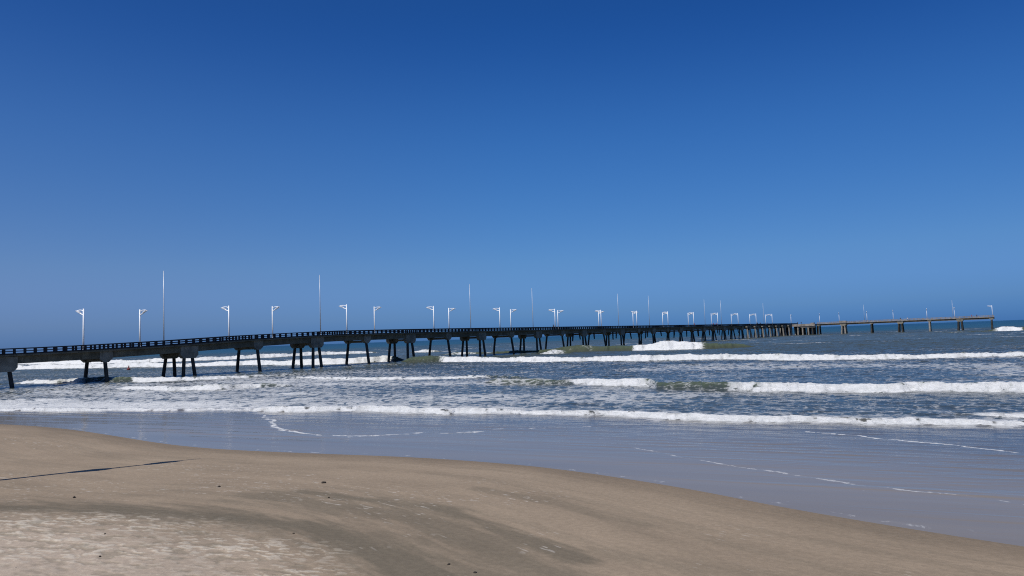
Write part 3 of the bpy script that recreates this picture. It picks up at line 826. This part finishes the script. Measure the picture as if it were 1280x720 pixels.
def build_people():
    meshes = [person_mesh(0), person_mesh(1)]
    def person(loc, rz, shirt, legs, label, pose):
        me = meshes[pose].copy(); me.name = 'person'
        me.materials.clear()
        for m in (M_SKIN, CLOTH[shirt], CLOTH[legs]): me.materials.append(m)
        for p in me.polygons:
            c = p.center
            p.use_smooth = True
            p.material_index = 2 if .10 < c.z < .95 and abs(c.x) < .22 else (1 if .95 <= c.z < 1.46 and (abs(c.x) < .245 or c.z > 1.15) else 0)
        o = link(bpy.data.objects.new('person', me)); o.location = loc; o.rotation_euler = (0, 0, rz)
        tag(o, label, 'person', 'people on the pier')
        hb = MB()
        for i in range(6):
            pass
        bm = bmesh.new(); bmesh.ops.create_uvsphere(bm, u_segments=10, v_segments=7, radius=.112)
        for v in bm.verts:
            v.co.z *= 1.05
        bmesh.ops.delete(bm, geom=[v for v in bm.verts if v.co.z < -.02 and v.co.y > -.02], context='VERTS')
        hm = bpy.data.meshes.new('hair'); bm.to_mesh(hm); bm.free(); hm.materials.append(M_HAIR)
        h = link(bpy.data.objects.new('hair', hm), o); h.location = (0, .01, 1.655)
    nrm = math.atan2(PN.y, PN.x) - math.pi / 2
    person(on_pier(156.5, 2.9), nrm, 'dark', 'denim', 'person in dark clothes leaning on the pier railing left of two crossing lamps', 1)
    person(on_pier(283.0, 2.6), nrm + .5, 'red', 'dark', 'person in a red top at the pier railing under a lamp', 0)
    person(on_pier(308.0, 2.8), nrm - .4, 'red', 'denim', 'person in a red top on the pier with a second red top beside', 1)
    person(on_pier(312.5, 2.7), nrm + .9, 'red', 'khaki', 'person in a red top and pale trousers just right of another red top', 0)
    person(on_pier(383.0, 2.7), nrm + 1.4, 'dark', 'dark', 'left one of two people in dark clothes standing together by the pier railing', 0)
    person(on_pier(388.0, 2.8), nrm - 1.2, 'dark', 'denim', 'right one of two people in dark clothes standing together by the pier railing', 0)
    person(on_pier(404.0, 2.7), nrm, 'blue', 'denim', 'person in a blue top near the outer end of the pier', 1)
    hn = math.atan2(-PD.y, -PD.x) - math.pi / 2
    person(on_head(7.0, -8.2), hn, 'dark', 'dark', 'left one of two people in dark clothes on the platform', 0)
    person(on_head(9.3, -8.0), hn + .6, 'dark', 'denim', 'right one of two people in dark clothes on the platform', 0)
    person(on_head(66.5, -2.2), hn + .3, 'dark', 'khaki', 'person in a dark top near the middle of the jetty arm', 0)
    person(on_head(70.5, -2.3), hn - .5, 'white', 'denim', 'person in a white top near the middle of the jetty arm', 1)
    person(on_head(104.0, -2.3), hn - .5, 'red', 'dark', 'person in a red top near the tip of the jetty arm', 1)
    person(on_head(106.5, -2.3), hn + .2, 'dark', 'dark', 'person in dark clothes nearest to the tip of the jetty arm', 0)

# ------------------------------------------------------------------ small things
def build_small():
    # a bobbing marker buoy seen under the deck
    root = empty('buoy', (-103.5, 199.0, 0.0), .4)
    tag(root, 'small dark red buoy floating in the surf seen beneath the pier deck', 'buoy')
    b = MB(); b.tube([(0, 0, -.2), (0, 0, .0), (0, 0, .25), (0, 0, .4), (0, 0, .45)], [.25, .45, .45, .32, .1], 12); b.build('float', M_RED, root, True)
    c = MB(); c.tube([(0, 0, .43), (.05, 0, 1.0), (.05, 0, 1.12)], [.16, .13, .05], 8); c.build('top_marker', M_RED, root)
    # stones and scraps on the sand
    for i, (x, y, r, lb) in enumerate([
            (-6.49, 25.0, .10, 'dark stone lying alone on the smooth sand below the waterline bend, largest of the stones'),
            (-9.73, 24.35, .075, 'dark stone on smooth brown sand just right of the shadow tip'),
            (-13.42, 22.64, .06, 'small dark stone on grey sand below the thick part of the shadow'),
            (-5.62, 22.17, .04, 'tiny dark stone on the sand just below the largest stone'),
            (-5.27, 17.49, .035, 'tiny dark stone at the edge of the pale crusted sand'),
            (-1.44, 14.97, .045, 'small dark stone in dark sand near the bottom edge, left of another'),
            (-.89, 14.43, .045, 'small dark stone in dark sand closest to the bottom edge'),
            (-9.77, 14.59, .04, 'small brown stone on pale dry sand in the bottom left corner'),
            (-9.6, 17.4, .03, 'tiny brown stone amid the pale sand crusts'),
            (-8.6, 15.4, .03, 'tiny brown stone on pale dry sand right of the corner stone')]):
        bm = bmesh.new(); bmesh.ops.create_icosphere(bm, subdivisions=2, radius=1)
        rr = random.Random(i * 13 + 5)
        ph = [rr.uniform(0, 6) for _ in range(6)]
        for v in bm.verts:
            k = 1 + .18 * math.sin(3 * v.co.x + ph[0]) + .15 * math.sin(4 * v.co.y + ph[1]) + .12 * math.sin(5 * v.co.z + ph[2])
            v.co = Vector((v.co.x * k * r * .8, v.co.y * k * r * .6, v.co.z * k * r * .42))
        me = bpy.data.meshes.new('stone'); bm.to_mesh(me); bm.free(); me.materials.append(M_STONE)
        me.polygons.foreach_set('use_smooth', [True] * len(me.polygons))
        o = link(bpy.data.objects.new('stone', me))
        s = -polydist(np.array([x]), np.array([y]), WL)
        o.location = (x, y, float(beach_z(s)[0]) + r * .2); o.rotation_euler = (0, 0, rr.uniform(0, 6))
        tag(o, lb, 'stone', 'stones on the sand')

build_beach()
build_sea()
build_pier()
build_lamps()
build_beach_lamp()
build_people()
build_small()
